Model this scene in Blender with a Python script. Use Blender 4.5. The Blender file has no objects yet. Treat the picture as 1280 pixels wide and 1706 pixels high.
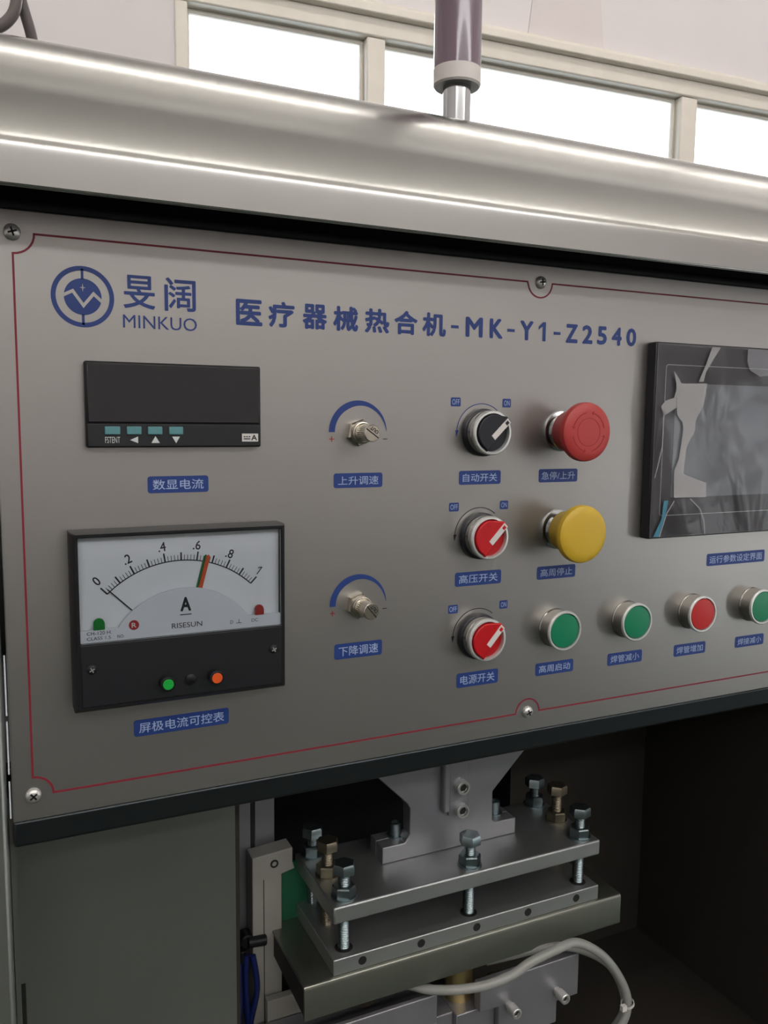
import bpy, bmesh, math, random
from mathutils import Vector, Matrix
random.seed(7)
PI = math.pi
S = 0.001            # everything below is written in millimetres; origin = top left panel screw, y runs into the machine
scene = bpy.context.scene
C = scene.collection

# ------------------------------------------------------------------ camera
YAW, PITCH, ROLL = math.radians(25.343), math.radians(-6.370), math.radians(0.584)
cam_d = bpy.data.cameras.new('camera'); cam = bpy.data.objects.new('camera', cam_d); C.objects.link(cam)
f = Vector((math.sin(YAW)*math.cos(PITCH), math.cos(YAW)*math.cos(PITCH), math.sin(PITCH)))
r = Vector((math.cos(YAW), -math.sin(YAW), 0)); u = r.cross(f)
r2 = r*math.cos(ROLL)+u*math.sin(ROLL); u2 = -r*math.sin(ROLL)+u*math.cos(ROLL)
M4 = Matrix((r2, u2, -f)).transposed().to_4x4()
M4.translation = Vector((-15.338, -493.196, -95.635))*S
cam.matrix_world = M4
cam_d.sensor_fit = 'VERTICAL'; cam_d.sensor_height = 24; cam_d.lens = 24*1390.27/1706
cam_d.clip_start = 0.01; cam_d.clip_end = 200
scene.camera = cam

# ------------------------------------------------------------------ sky, lights, exposure
w = bpy.data.worlds.new('overcast_sky'); scene.world = w; w.use_nodes = True
bg = w.node_tree.nodes['Background']; bg.inputs[0].default_value = (0.93, 0.97, 1.0, 1); bg.inputs[1].default_value = 3.2
def area(name, loc, rot, sx, sy, power, col):
    l = bpy.data.lights.new(name, 'AREA'); l.shape = 'RECTANGLE'; l.size = sx; l.size_y = sy; l.energy = power; l.color = col
    o = bpy.data.objects.new(name, l); C.objects.link(o); o.location = loc; o.rotation_euler = rot; return o
# daylight through high windows added unseen behind the photographer, and through the visible ones behind the machine
area('window_or_added_daylight', (0.6, -4.42, 2.33), (PI/2, 0, 0), 7.0, 0.3, 45, (1.0, 0.98, 0.97))
area('window_or_added_daylight', (2.45, 2.40, 0.95), (-PI/2, 0, -0.063), 3.6, 0.75, 60, (0.96, 0.98, 1.0))
area('added_side_light', (5.15, -4.0, -0.8), (PI/2, 0, PI/2), 0.7, 1.6, 5, (0.90, 0.97, 1.0))  # unseen doorway light, added to brighten the right side of the panel
vs = scene.view_settings
scene.display_settings.display_device = 'sRGB'
vs.view_transform = 'Standard'; vs.look = 'None'; vs.gamma = 1; vs.exposure = 0.32; vs.use_curve_mapping = False
scene.cycles.max_bounces = 8; scene.cycles.diffuse_bounces = 3; scene.cycles.glossy_bounces = 5
scene.cycles.caustics_reflective = False; scene.cycles.caustics_refractive = False

# ------------------------------------------------------------------ materials
def lin(c): return tuple((v/255/12.92 if v/255 <= 0.04045 else ((v/255+0.055)/1.055)**2.4) for v in c)
MATS = {}
def mat(name, rgb, rough=0.5, metal=0.0, noise=0.0, nscale=(20,20,20), bump=0.0, spec=0.5, coat=0.0, emit=0.0, alpha=1.0, rnoise=0.0, trans=0.0, aniso=0.0):
    m = bpy.data.materials.new(name); m.use_nodes = True; nt = m.node_tree; b = nt.nodes['Principled BSDF']
    col = (*lin(rgb), 1)
    b.inputs['Base Color'].default_value = col
    b.inputs['Roughness'].default_value = rough; b.inputs['Metallic'].default_value = metal
    b.inputs['Specular IOR Level'].default_value = spec; b.inputs['Coat Weight'].default_value = coat
    b.inputs['Alpha'].default_value = alpha; b.inputs['Transmission Weight'].default_value = trans
    if emit: b.inputs['Emission Color'].default_value = col; b.inputs['Emission Strength'].default_value = emit
    if noise or bump or rnoise:
        tc = nt.nodes.new('ShaderNodeTexCoord'); mp = nt.nodes.new('ShaderNodeMapping'); mp.inputs['Scale'].default_value = nscale
        nz = nt.nodes.new('ShaderNodeTexNoise'); nz.inputs['Scale'].default_value = 1.0; nz.inputs['Detail'].default_value = 4
        geo = nt.nodes.new('ShaderNodeNewGeometry')
        nt.links.new(geo.outputs['Position'], mp.inputs[0]); nt.links.new(mp.outputs[0], nz.inputs[0])
        nt.nodes.remove(tc)
        if noise:
            mx = nt.nodes.new('ShaderNodeMix'); mx.data_type = 'RGBA'
            mx.inputs['A'].default_value = (*[c*(1-noise) for c in col[:3]], 1); mx.inputs['B'].default_value = (*[min(1, c*(1+noise)) for c in col[:3]], 1)
            nt.links.new(nz.outputs[0], mx.inputs['Factor']); nt.links.new(mx.outputs['Result'], b.inputs['Base Color'])
        if rnoise:
            mr = nt.nodes.new('ShaderNodeMapRange'); mr.inputs['To Min'].default_value = rough-rnoise; mr.inputs['To Max'].default_value = rough+rnoise
            nt.links.new(nz.outputs[0], mr.inputs[0]); nt.links.new(mr.outputs[0], b.inputs['Roughness'])
        if bump:
            bp = nt.nodes.new('ShaderNodeBump'); bp.inputs['Strength'].default_value = bump; bp.inputs['Distance'].default_value = 0.001
            nt.links.new(nz.outputs[0], bp.inputs['Height']); nt.links.new(bp.outputs[0], b.inputs['Normal'])
    MATS[name] = m; return m
face_m   = mat('satin_faceplate', (169,167,163), 0.36, 0.9, 0.03, (3,3,900), rnoise=0.03)
hood_m   = mat('brushed_hood_steel', (182,182,178), 0.21, 1.0, 0.025, (900,9,9), rnoise=0.02)
steel_m  = mat('brushed_cabinet_steel', (165,168,162), 0.38, 0.9, 0.05, (600,6,6), rnoise=0.04)
inner_m  = mat('cabinet_inside_steel', (164,166,160), 0.30, 0.85, 0.08, (8,8,8), rnoise=0.06)
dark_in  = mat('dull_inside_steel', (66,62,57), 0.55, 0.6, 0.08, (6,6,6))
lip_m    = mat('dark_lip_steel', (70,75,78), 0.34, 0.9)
black_m  = mat('matt_black', (9,10,12), 0.7)
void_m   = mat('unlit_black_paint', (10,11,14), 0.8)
alu_m    = mat('milled_aluminium', (158,158,162), 0.42, 0.7, 0.05, (60,60,60), rnoise=0.06)
alu2_m   = mat('satin_aluminium', (172,174,164), 0.38, 0.93, 0.04, (400,8,8))
tray_m   = mat('tray_steel', (156,158,148), 0.36, 0.97, 0.04, (400,8,8))
plate_m  = mat('ground_steel_plate', (186,189,188), 0.46, 0.93, 0.05, (9,9,9), rnoise=0.08)
zinc_m   = mat('zinc_bolt', (138,152,155), 0.3, 0.95, 0.08, (200,200,200))
olds_m   = mat('dull_yellow_bolt', (138,130,112), 0.38, 0.9, 0.1, (200,200,200))
chrome_m = mat('chrome', (190,192,192), 0.16, 1.0)
satinch  = mat('satin_chrome', (214,214,210), 0.34, 0.75)
dullchr  = mat('brushed_chrome', (168,166,160), 0.24, 1.0, 0.05, (9,9,9))
rim_m    = mat('pale_metal_rim', (222,224,220), 0.35, 0.6)
nickel_m = mat('nickel_brass', (196,190,176), 0.25, 1.0, 0.1, (500,500,500))
dark_m   = mat('dark_recess', (28,28,28), 0.6)
blue_m   = mat('print_blue', (30,60,128), 0.45)
labtx_m  = mat('label_lettering', (168,186,220), 0.5)
red_line = mat('print_dark_red', (132,26,44), 0.5)
redp_m   = mat('print_red', (170,40,40), 0.5)
blk_pr   = mat('print_black', (22,24,34), 0.5)
knobblk  = mat('black_plastic', (22,24,34), 0.35)
knobred  = mat('red_plastic', (196,18,28), 0.32)
white_m  = mat('white_plastic', (222,218,214), 0.4)
estop_m  = mat('mushroom_red', (184,62,60), 0.42)
yel_m    = mat('mushroom_yellow', (212,176,52), 0.42)
green_m  = mat('button_green', (8,128,88), 0.35)
btnred   = mat('button_red', (190,32,32), 0.35)
housing  = mat('black_housing', (24,25,28), 0.42, spec=.3)
gloss_b  = mat('smoked_window', (30,28,32), 0.08, spec=0.6)
panelblk = mat('meter_lower_black', (24,26,30), 0.4)
teal_m   = mat('teal_key', (92,146,150), 0.45)
keytx    = mat('white_print', (215,220,218), 0.5)
dial_m   = mat('dial_white', (236,241,244), 0.5)
dial2_m  = mat('dial_cover_white', (224,230,236), 0.5)
ledg     = mat('green_dome', (22,130,48), 0.3)
ledr     = mat('red_dome', (170,52,48), 0.3)
knobg    = mat('green_tip', (24,170,64), 0.35)
knobo    = mat('orange_tip', (232,92,36), 0.35)
ptr_o    = mat('orange_pointer', (205,84,40), 0.4)
ptr_g    = mat('green_pointer', (26,110,60), 0.4)
bezel_m  = mat('dark_grey_bezel', (92,90,94), 0.35)
bezside  = mat('bezel_side_black', (34,34,38), 0.4)
screen_m = mat('blank_screen', (158,162,168), 0.22)
wall_m   = mat('painted_plaster', (228,223,223), 0.85, 0, 0.03, (2,2,2), bump=0.4)
patch_m  = mat('patched_plaster', (224,216,215), 0.85, 0, 0.05, (6,6,6), bump=0.6)
frame_m  = mat('cream_window_paint', (236,230,218), 0.5, 0, 0.07, (14,14,14), bump=0.5)
ceil_m   = mat('ceiling_paint', (214,208,204), 0.9)
floor_m  = mat('green_floor_paint', (36,52,40), 0.45, 0, 0.15, (2,2,2))
dado_m   = mat('dado_grey_green', (72,82,70), 0.7)
brass_m  = mat('brass', (204,182,128), 0.35, 0.9, 0.1, (20,20,90))
hose_m   = mat('clear_hose', (172,174,168), 0.3, alpha=0.7, coat=0.3)
tie_m    = mat('cable_tie_white', (214,212,206), 0.5)
cable_m  = mat('grey_sleeve', (112,104,102), 0.55)
bcab_m   = mat('blue_tube', (24,38,98), 0.4)
fix_m    = mat('off_white_block', (160,158,150), 0.6, 0, 0.06, (40,40,40))
pcb_m    = mat('green_board', (26,96,66), 0.5)
lamp_m   = mat('purple_lamp_shell', (124,104,116), 0.2, coat=0.5)
lampcap  = mat('lamp_end_cap', (232,226,220), 0.45)
# thin clear sheets
def clear(name, tint, gl, rough, bump=0.0):
    m = bpy.data.materials.new(name); m.use_nodes = True; nt = m.node_tree; nt.nodes.clear()
    o = nt.nodes.new('ShaderNodeOutputMaterial'); mix = nt.nodes.new('ShaderNodeMixShader'); t = nt.nodes.new('ShaderNodeBsdfTransparent'); g = nt.nodes.new('ShaderNodeBsdfGlossy')
    fr = nt.nodes.new('ShaderNodeFresnel'); fr.inputs[0].default_value = gl
    t.inputs[0].default_value = (*tint, 1); g.inputs['Roughness'].default_value = rough
    nt.links.new(fr.outputs[0], mix.inputs[0]); nt.links.new(t.outputs[0], mix.inputs[1]); nt.links.new(g.outputs[0], mix.inputs[2]); nt.links.new(mix.outputs[0], o.inputs[0])
    if bump:
        geo = nt.nodes.new('ShaderNodeNewGeometry'); mp = nt.nodes.new('ShaderNodeMapping'); mp.inputs['Scale'].default_value = (14, 14, 9)
        nz = nt.nodes.new('ShaderNodeTexNoise'); nz.inputs['Scale'].default_value = 1.0; nz.inputs['Detail'].default_value = 3; nz.inputs['Distortion'].default_value = 1.5
        bp = nt.nodes.new('ShaderNodeBump'); bp.inputs['Strength'].default_value = bump; bp.inputs['Distance'].default_value = 0.01
        nt.links.new(geo.outputs['Position'], mp.inputs[0]); nt.links.new(mp.outputs[0], nz.inputs[0]); nt.links.new(nz.outputs[0], bp.inputs['Height']); nt.links.new(bp.outputs[0], g.inputs['Normal']); nt.links.new(bp.outputs[0], fr.inputs['Normal'])
    return m
glass_m = clear('window_glass', (0.96, 0.98, 0.98), 1.3, 0.02)
cover_m = clear('clear_cover', (0.96, 0.97, 0.98), 1.35, 0.05)
film_m  = clear('protective_film', (0.94, 0.94, 0.94), 1.45, 0.22, 0.35)

# ------------------------------------------------------------------ mesh builder (millimetres)
class MB:
    def __init__(s): s.v = []; s.f = []
    def add(s, vs, fs):
        n = len(s.v); s.v += [tuple(v) for v in vs]; s.f += [tuple(i+n for i in q) for q in fs]; return s
    def box(s, x0, x1, y0, y1, z0, z1):
        return s.add([(x,y,z) for x in (x0,x1) for y in (y0,y1) for z in (z0,z1)], [(0,1,3,2),(4,6,7,5),(0,4,5,1),(2,3,7,6),(0,2,6,4),(1,5,7,3)])
    def prism(s, poly, a0, a1, ax='y'):     # polygon in the plane across ax (x,z for y; y,z for x; x,y for z)
        n = len(poly)
        def P(p, a): return (p[0],a,p[1]) if ax == 'y' else ((a,p[0],p[1]) if ax == 'x' else (p[0],p[1],a))
        return s.add([P(p,a0) for p in poly]+[P(p,a1) for p in poly], [tuple(range(n-1,-1,-1)), tuple(range(n,2*n))]+[(i,(i+1)%n,n+(i+1)%n,n+i) for i in range(n)])
    def strip(s, prof, a0, a1, nseg=1):     # open (y,z) profile swept along x
        m = len(prof)
        return s.add([(a0+(a1-a0)*k/nseg,p[0],p[1]) for k in range(nseg+1) for p in prof], [(k*m+i,(k+1)*m+i,(k+1)*m+i+1,k*m+i+1) for k in range(nseg) for i in range(m-1)])
    def lathe(s, prof, o=(0,0,0), ax=(0,-1,0), seg=32, ph=0.0):   # profile of (radius, distance along ax), closed to the axis at both ends when r==0
        ax = Vector(ax).normalized(); a = Vector((0,0,1)) if abs(ax.z) < .9 else Vector((1,0,0)); e1 = ax.cross(a).normalized(); e2 = ax.cross(e1); o = Vector(o)
        vs = []; rings = []
        for rr, t in prof:
            if rr < 1e-6: rings.append([len(vs)]); vs.append(o+ax*t)
            else:
                rings.append(list(range(len(vs), len(vs)+seg)))
                for k in range(seg):
                    an = 2*PI*k/seg+ph; vs.append(o+ax*t+(e1*math.cos(an)+e2*math.sin(an))*rr)
        fs = []
        for A, B in zip(rings, rings[1:]):
            for k in range(seg):
                k2 = (k+1)%seg
                if len(A) == 1 and len(B) == 1: continue
                if len(A) == 1: fs.append((A[0],B[k],B[k2]))
                elif len(B) == 1: fs.append((A[k],A[k2],B[0]))
                else: fs.append((A[k],A[k2],B[k2],B[k]))
        return s.add(vs, fs)
    def cyl(s, o, ax, rad, h, seg=32, c=0.0, ph=0.0):
        p = [(0,0),(rad,0),(rad,h-c),(rad-c,h),(0,h)] if c else [(0,0),(rad,0),(rad,h),(0,h)]
        return s.lathe(p, o, ax, seg, ph)
    def tube(s, pts, rad, seg=12):
        P = [Vector(p) for p in pts]
        # catmull-rom smoothing
        Q = []
        for i in range(len(P)-1):
            a = P[max(i-1,0)]; b = P[i]; c = P[i+1]; d = P[min(i+2,len(P)-1)]
            for k in range(6):
                t = k/6; Q.append(0.5*((2*b)+(c-a)*t+(2*a-5*b+4*c-d)*t*t+(3*b-a-3*c+d)*t**3))
        Q.append(P[-1]); vs = []; n = None
        for i, q in enumerate(Q):
            T = (Q[min(i+1,len(Q)-1)]-Q[max(i-1,0)]).normalized()
            if n is None: n = T.orthogonal().normalized()
            n = (n-T*n.dot(T)).normalized(); b = T.cross(n)
            vs += [q+(n*math.cos(2*PI*k/seg)+b*math.sin(2*PI*k/seg))*rad for k in range(seg)]
        fs = [(i*seg+k,i*seg+(k+1)%seg,(i+1)*seg+(k+1)%seg,(i+1)*seg+k) for i in range(len(Q)-1) for k in range(seg)]
        fs += [tuple(range(seg-1,-1,-1)), tuple(range((len(Q)-1)*seg, len(Q)*seg))]
        return s.add(vs, fs)
    def grid(s, x0, x1, z0, z1, y, nx, nz, fn):
        vs = [(x0+(x1-x0)*i/nx, y+fn(i/nx, j/nz), z0+(z1-z0)*j/nz) for i in range(nx+1) for j in range(nz+1)]
        return s.add(vs, [(i*(nz+1)+j,(i+1)*(nz+1)+j,(i+1)*(nz+1)+j+1,i*(nz+1)+j+1) for i in range(nx) for j in range(nz)])
    def build(s, name, m, parent=None, bev=0.0, seg=2, ang=35, xf=None):
        me = bpy.data.meshes.new(name)
        off = parent_world(parent) if parent else Vector((0,0,0))
        vs = [(Vector(v) if xf is None else xf @ Vector(v)) for v in s.v]
        me.from_pydata([(v-off)*S for v in vs], [], s.f); me.validate()
        bm = bmesh.new(); bm.from_mesh(me); bmesh.ops.recalc_face_normals(bm, faces=bm.faces); bm.to_mesh(me); bm.free()
        me.materials.append(m); me.shade_smooth(); me.set_sharp_from_angle(angle=math.radians(ang))
        o = bpy.data.objects.new(name, me); C.objects.link(o)
        if parent: o.parent = parent; WORLD[o.name] = off
        if bev:
            b = o.modifiers.new('bevel', 'BEVEL'); b.width = bev*S; b.segments = seg; b.limit_method = 'ANGLE'; b.angle_limit = math.radians(40); b.harden_normals = False
        return o
WORLD = {}
def parent_world(p): return WORLD.get(p.name, Vector((0,0,0)))
def thing(name, label, cat, loc=(0,0,0), group=None):
    o = bpy.data.objects.new(name, None); C.objects.link(o); o.empty_display_size = 0.02; o.location = Vector(loc)*S
    WORLD[o.name] = Vector(loc); o['label'] = label; o['category'] = cat
    if group: o['group'] = group
    return o
def tag(o, label, cat, group=None, kind=None):
    o['label'] = label; o['category'] = cat
    if group: o['group'] = group
    if kind: o['kind'] = kind
    return o
def struct(o, label=None, cat=None):
    o['kind'] = 'structure'
    if label: o['label'] = label
    if cat: o['category'] = cat
    return o

# ------------------------------------------------------------------ lettering
CACHE = {}
def glyphs(body, bold=0.0):
    bold = 0; k = body
    if k not in CACHE:
        c = bpy.data.curves.new('lettering', 'FONT'); c.body = body; c.size = 1; c.offset = bold; c.fill_mode = 'FRONT'; c.resolution_u = 3
        o = bpy.data.objects.new('lettering', c); C.objects.link(o)
        dg = bpy.context.evaluated_depsgraph_get(); me = bpy.data.meshes.new_from_object(o.evaluated_get(dg))
        V = [(v.co.x, v.co.y) for v in me.vertices]; F = [tuple(p.vertices) for p in me.polygons]
        bpy.data.objects.remove(o); bpy.data.meshes.remove(me); bpy.data.curves.remove(c)
        CACHE[k] = (V, F)
    return CACHE[k]
def text(mb, body, x0, x1, z0, z1, y, bold=0.0, rot=0.0):    # letters fitted to the box x0..x1, z0..z1, facing -y
    V, F = glyphs(body, bold)
    ax, bx = min(v[0] for v in V), max(v[0] for v in V); az, bz = min(v[1] for v in V), max(v[1] for v in V)
    cx, cz = (x0+x1)/2, (z0+z1)/2; c, s_ = math.cos(rot), math.sin(rot)
    if bold:       # heavier stroke: the same letter laid over itself a hair to each side
        d = bold*(z1-z0)*1.3
        for q, (dx, dz) in enumerate(((d,0),(-d,0),(0,d),(0,-d),(d*.7,d*.7),(-d*.7,-d*.7),(d*.7,-d*.7),(-d*.7,d*.7))):
            text(mb, body, x0+d+dx, x1-d+dx, z0+d+dz, z1-d+dz, y+.004*(q+1), 0, rot)
        return mb
    out = []
    for v in V:
        X = (v[0]-ax)/max(bx-ax,1e-6)*(x1-x0)+x0-cx; Z = (v[1]-az)/max(bz-az,1e-6)*(z1-z0)+z0-cz
        out.append((cx+X*c-Z*s_, y, cz+X*s_+Z*c))
    mb.add(out, F); return mb
def rrect(x0, x1, z0, z1, rad, n=5):
    pts = []
    for cx, cz, a in ((x1-rad,z1-rad,0),(x0+rad,z1-rad,PI/2),(x0+rad,z0+rad,PI),(x1-rad,z0+rad,1.5*PI)):
        for k in range(n+1): pts.append((cx+rad*math.cos(a+PI/2*k/n), cz+rad*math.sin(a+PI/2*k/n)))
    return pts
def band(mb, pts, wd, y0, y1, closed=False):    # a flat line of constant width through (x,z) points, mitred
    n = len(pts); L = []; R = []
    for i, p in enumerate(pts):
        a = pts[i-1] if (i or closed) else p; b = pts[(i+1)%n] if (i < n-1 or closed) else p
        d1 = Vector((p[0]-a[0], p[1]-a[1])); d2 = Vector((b[0]-p[0], b[1]-p[1]))
        d1 = d1.normalized() if d1.length > 1e-9 else d2.normalized(); d2 = d2.normalized() if d2.length > 1e-9 else d1
        t = (d1+d2); t = t.normalized() if t.length > 1e-6 else d1
        nn = Vector((-t.y, t.x)); k = wd/2/max(0.4, nn.dot(Vector((-d1.y, d1.x))))
        L.append((p[0]+nn.x*k, p[1]+nn.y*k)); R.append((p[0]-nn.x*k, p[1]-nn.y*k))
    vs = [(x,y0,z) for x,z in L]+[(x,y0,z) for x,z in R]+[(x,y1,z) for x,z in L]+[(x,y1,z) for x,z in R]
    fs = []
    for i in range(n if closed else n-1):
        j = (i+1)%n
        fs += [(i,j,n+j,n+i),(2*n+i,3*n+i,3*n+j,2*n+j),(i,2*n+i,2*n+j,j),(n+i,n+j,3*n+j,3*n+i)]
    if not closed: fs += [(0,n,3*n,2*n),(n-1,3*n-1,4*n-1,2*n-1)]
    return mb.add(vs, fs)
def arcpts(cx, cz, rad, a0, a1, n): return [(cx+rad*math.cos(math.radians(a0+(a1-a0)*k/n)), cz+rad*math.sin(math.radians(a0+(a1-a0)*k/n))) for k in range(n+1)]

# ================================================================== the room
WR = Matrix.Rotation(math.atan2(-.063, .998), 4, 'Z'); WT = Matrix.Translation(Vector((300, 2600, 0))) @ WR     # the window wall, slightly askew to the machine
FZ, CZ = -1650, 2900
PANES = [(365,1029),(1104,2508),(2597,4001)]; ZB, ZT = 560, 1331
wb = MB()
wb.box(-4200,321,0,240,FZ,CZ); wb.box(4045,5200,0,240,FZ,CZ); wb.box(321,4045,0,240,FZ,ZB-45); wb.box(321,4045,0,240,1400,CZ)
struct(wb.build('wall_back', wall_m, xf=WT))
wroot = bpy.data.objects.new('window_1', None); C.objects.link(wroot); WORLD['window_1'] = Vector((300,2600,1000)); wroot.location = Vector((300,2600,1000))*S; struct(wroot)
fr = MB(); fr.box(321,4045,-14,90,ZT,1400).box(321,4045,-10,90,ZB-45,ZB).box(321,365,-10,90,ZB,ZT).box(4001,4045,-10,90,ZB,ZT)
fr.build('window_frame', frame_m, wroot, bev=6, xf=WT)
for a, b in ((1029,1104),(2508,2597)):
    m_ = MB().box(a,b,-6,85,ZB,ZT); m_.build('mullion', frame_m, wroot, bev=7, xf=WT)
MB().prism([(-48,1398),(-48,1430),(-34,1444),(0,1450),(0,1398)], 296, 4080, 'x').build('window_head_moulding', frame_m, wroot, bev=5, xf=WT)
for a, b in PANES:
    sr = MB().box(a,b,38,60,ZT-16,ZT).box(a,b,38,60,ZB,ZB+16).box(a,a+12,38,60,ZB+16,ZT-16).box(b-12,b,38,60,ZB+16,ZT-16); sr.build('sash', frame_m, wroot, bev=2, xf=WT)
    MB().box(a+8,b-8,46,50,ZB+10,ZT-10).build('glass_pane', glass_m, wroot, xf=WT)
pt = MB().prism([(1722,1452),(2090,1452),(2050,1760),(1760,1760)], -5, 2, 'y').build('wall_patch', patch_m, xf=WT)
tag(pt, 'square of patched plaster above the window', 'wall patch'); pt['kind'] = 'structure'
struct(MB().box(-4200,5600,-4700,-4500,FZ,2150).box(-4200,5600,-4700,-4500,2450,CZ).box(-4200,-2950,-4700,-4500,2150,2450).box(4150,5600,-4700,-4500,2150,2450).build('wall_front', wall_m))  # slot left open for the added high windows
struct(MB().box(-4400,-4200,-4700,3200,FZ,CZ).build('wall_left', wall_m)); struct(MB().box(5200,5400,-3650,3200,FZ,CZ).box(5200,5400,-4700,-4350,FZ,CZ).box(5200,5400,-4350,-3650,0,CZ).build('wall_right', wall_m))  # gap in the right wall belongs to the added doorway light
struct(MB().box(-4400,5600,-4700,3300,FZ-100,FZ).build('floor', floor_m)); struct(MB().box(-4400,5600,-4700,3300,CZ,CZ+100).build('ceiling', ceil_m))
struct(MB().box(-4190,5190,-4500,-4480,FZ,-900).build('baseboard_front', dado_m))

tube_m = mat('added_lit_tube', (255,250,244), 0.4, emit=22)  # unseen ceiling tubes, added to light the room and streak the hood
for tx_, lx in ((-3300,'leftmost'),(-1700,'second from the left'),(-100,'middle'),(1500,'second from the right'),(3100,'rightmost')):
  for ty, ly in ((-1500,'middle row'),(-3300,'row farthest from the windows'),(900,'row nearest the windows')):
    cl = thing('added_ceiling_light', lx+' added unseen ceiling tube lamp in the '+ly, 'lamp', (tx_+750,ty,CZ), 'added unseen tube lamps under the ceiling')
    MB().box(tx_,tx_+1500,ty-45,ty+45,CZ-60,CZ).build('added_lamp_tray', white_m, cl, bev=4)
    MB().cyl((tx_+20,ty,CZ-78),(1,0,0),16,1460,16).build('added_lamp_tube', tube_m, cl)
# ================================================================== machine cabinet
cab = thing('machine_cabinet', 'brushed steel machine cabinet with a dark open bay below the control panel', 'cabinet', (337,120,-1650))
# folded lip below the panel
MB().prism([(0.5,-324.5),(4,-324.5),(34,-342),(34,-352),(20,-347),(2,-340)], -11, 687, 'x').build('bay_lip', lip_m, cab, bev=1.5)
MB().box(-260,-13.5,2,30,-1650,6).build('front_post', steel_m, cab, bev=3)
MB().box(688,940,2,30,-1650,6).build('front_post', steel_m, cab, bev=3)
MB().box(-13,-10,32,99,-1650,-352).build('side_flange', inner_m, cab)
ms = MB().box(-10,143,100,104,-470,-352).box(-10,143,100,104,-1000,-500)
ms = MB().box(-10,143,100,104,-720,-345)
ms.build('inner_panel', inner_m, cab)
MB().box(-9.5,-6.5,98.5,100,-560,-488).build('slot', dark_m, cab)
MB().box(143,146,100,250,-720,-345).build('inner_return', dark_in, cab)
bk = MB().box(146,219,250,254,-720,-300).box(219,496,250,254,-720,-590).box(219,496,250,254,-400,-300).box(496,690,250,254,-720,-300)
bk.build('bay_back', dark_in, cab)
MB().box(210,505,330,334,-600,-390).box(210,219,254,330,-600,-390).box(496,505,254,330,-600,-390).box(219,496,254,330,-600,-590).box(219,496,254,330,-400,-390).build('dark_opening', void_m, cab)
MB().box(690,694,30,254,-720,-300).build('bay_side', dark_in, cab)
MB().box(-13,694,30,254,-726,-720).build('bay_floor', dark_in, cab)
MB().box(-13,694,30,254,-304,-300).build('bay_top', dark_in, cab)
MB().box(-13.5,688,2,30,-1650,-760).build('lower_front', steel_m, cab, bev=2)
MB().box(-260,-255,30,700,-1650,0).box(935,940,30,700,-1650,0).box(-260,940,695,700,-1650,0).build('outer_shell', steel_m, cab)
for z0, z1 in ((-228,-262),(-266,-296),(-301,-322)): MB().box(-12.5,-11.7,1.5,4,z1,z0).build('painted_slit_light', dial2_m, cab)  # pale strips painted as light showing in the gap beside the panel

# hood
hood = thing('machine_hood', 'rolled brushed stainless hood overhanging the control panel', 'machine hood', (337,-10,16))
prof = [(-42,15),(-42.2,24),(-42.2,32.5),(-41.6,35.5),(-40.2,39),(-36.5,46.5),(-32.3,54.5),(-28.0,62),(-24.9,66.2),(-20.5,71.5),(-13,80.5),(-4.5,90),(5,98.5),(16,105),(34,110),(70,113),(160,114),(700,114)]
def smooth_prof(P, n=5):
    P = [Vector(p) for p in P]; Q = []
    for i in range(len(P)-1):
        a = P[max(i-1,0)]; b = P[i]; c = P[i+1]; d = P[min(i+2,len(P)-1)]
        for k in range(n):
            t = k/n; Q.append(0.5*((2*b)+(c-a)*t+(2*a-5*b+4*c-d)*t*t+(3*b-a-3*c+d)*t**3))
    Q.append(P[-1]); return [(q.x,q.y) for q in Q]
outer = smooth_prof(prof[:-1])+[prof[-1]]
inner = [(700,111),(160,111),(70,110),(34,106.5),(16,101),(5,94),(-14,75),(-34,45),(-39.5,32),(-40,15)]
MB().prism(outer+inner, -262, 942, 'x').build('hood_shell', hood_m, hood, ang=50)
for xx in (-262, 939): MB().box(xx,xx+3,-38,699,15.5,45).build('hood_end', hood_m, hood)
MB().box(-262,942,-40,-37.5,14.2,17).build('hood_edge_fold', hood_m, hood, bev=.6)
MB().strip([(-38,17),(-20,25),(6,29),(24,29),(24,11)], -262, 942).build('hood_underside', black_m, hood)
bead = MB().lathe([(0,0),(4.2,0),(4.2,698),(0,698)], (-11,5,14.5), (1,0,0), 20)  # round black bead between hood and panel
so = bead.build('black_bead', black_m, hood); so['label'] = 'black bead along the top of the panel'

# ================================================================== control panel
cp = thing('control_panel', 'satin steel control panel printed with blue labels and a dark red border', 'control panel', (337,1,-156))
MB().box(-11,686,0,2,-324.5,12).build('faceplate', face_m, cp, bev=0.7)
Y1 = -0.18; Y2 = -0.30
def cornerpts(cx, cz, a0, a1, rad=10.7): return arcpts(cx, cz, rad, a0, a1, 8)
bp_ = []
bp_ += cornerpts(0,0,-90,0)[:]                     # top left, curls round the screw
bp_ += [(326.5,-.2)]+arcpts(337.2,-.2,10.2,180,360,14)[1:-1]+[(347.5,-.2)]
bp_ += arcpts(675,0,10.7,180,270,8)
bp_ += arcpts(675,-310,10.7,90,180,8)
bp_ += [(347.5,-310)]+arcpts(337.2,-310,10.2,0,180,14)[1:-1]+[(326.7,-310)]
bp_ += arcpts(0,-310,10.7,0,90,8)
bl = MB(); band(bl, bp_, 1.1, Y1, 0, closed=True); bl.build('border_line', red_line, cp)
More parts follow.
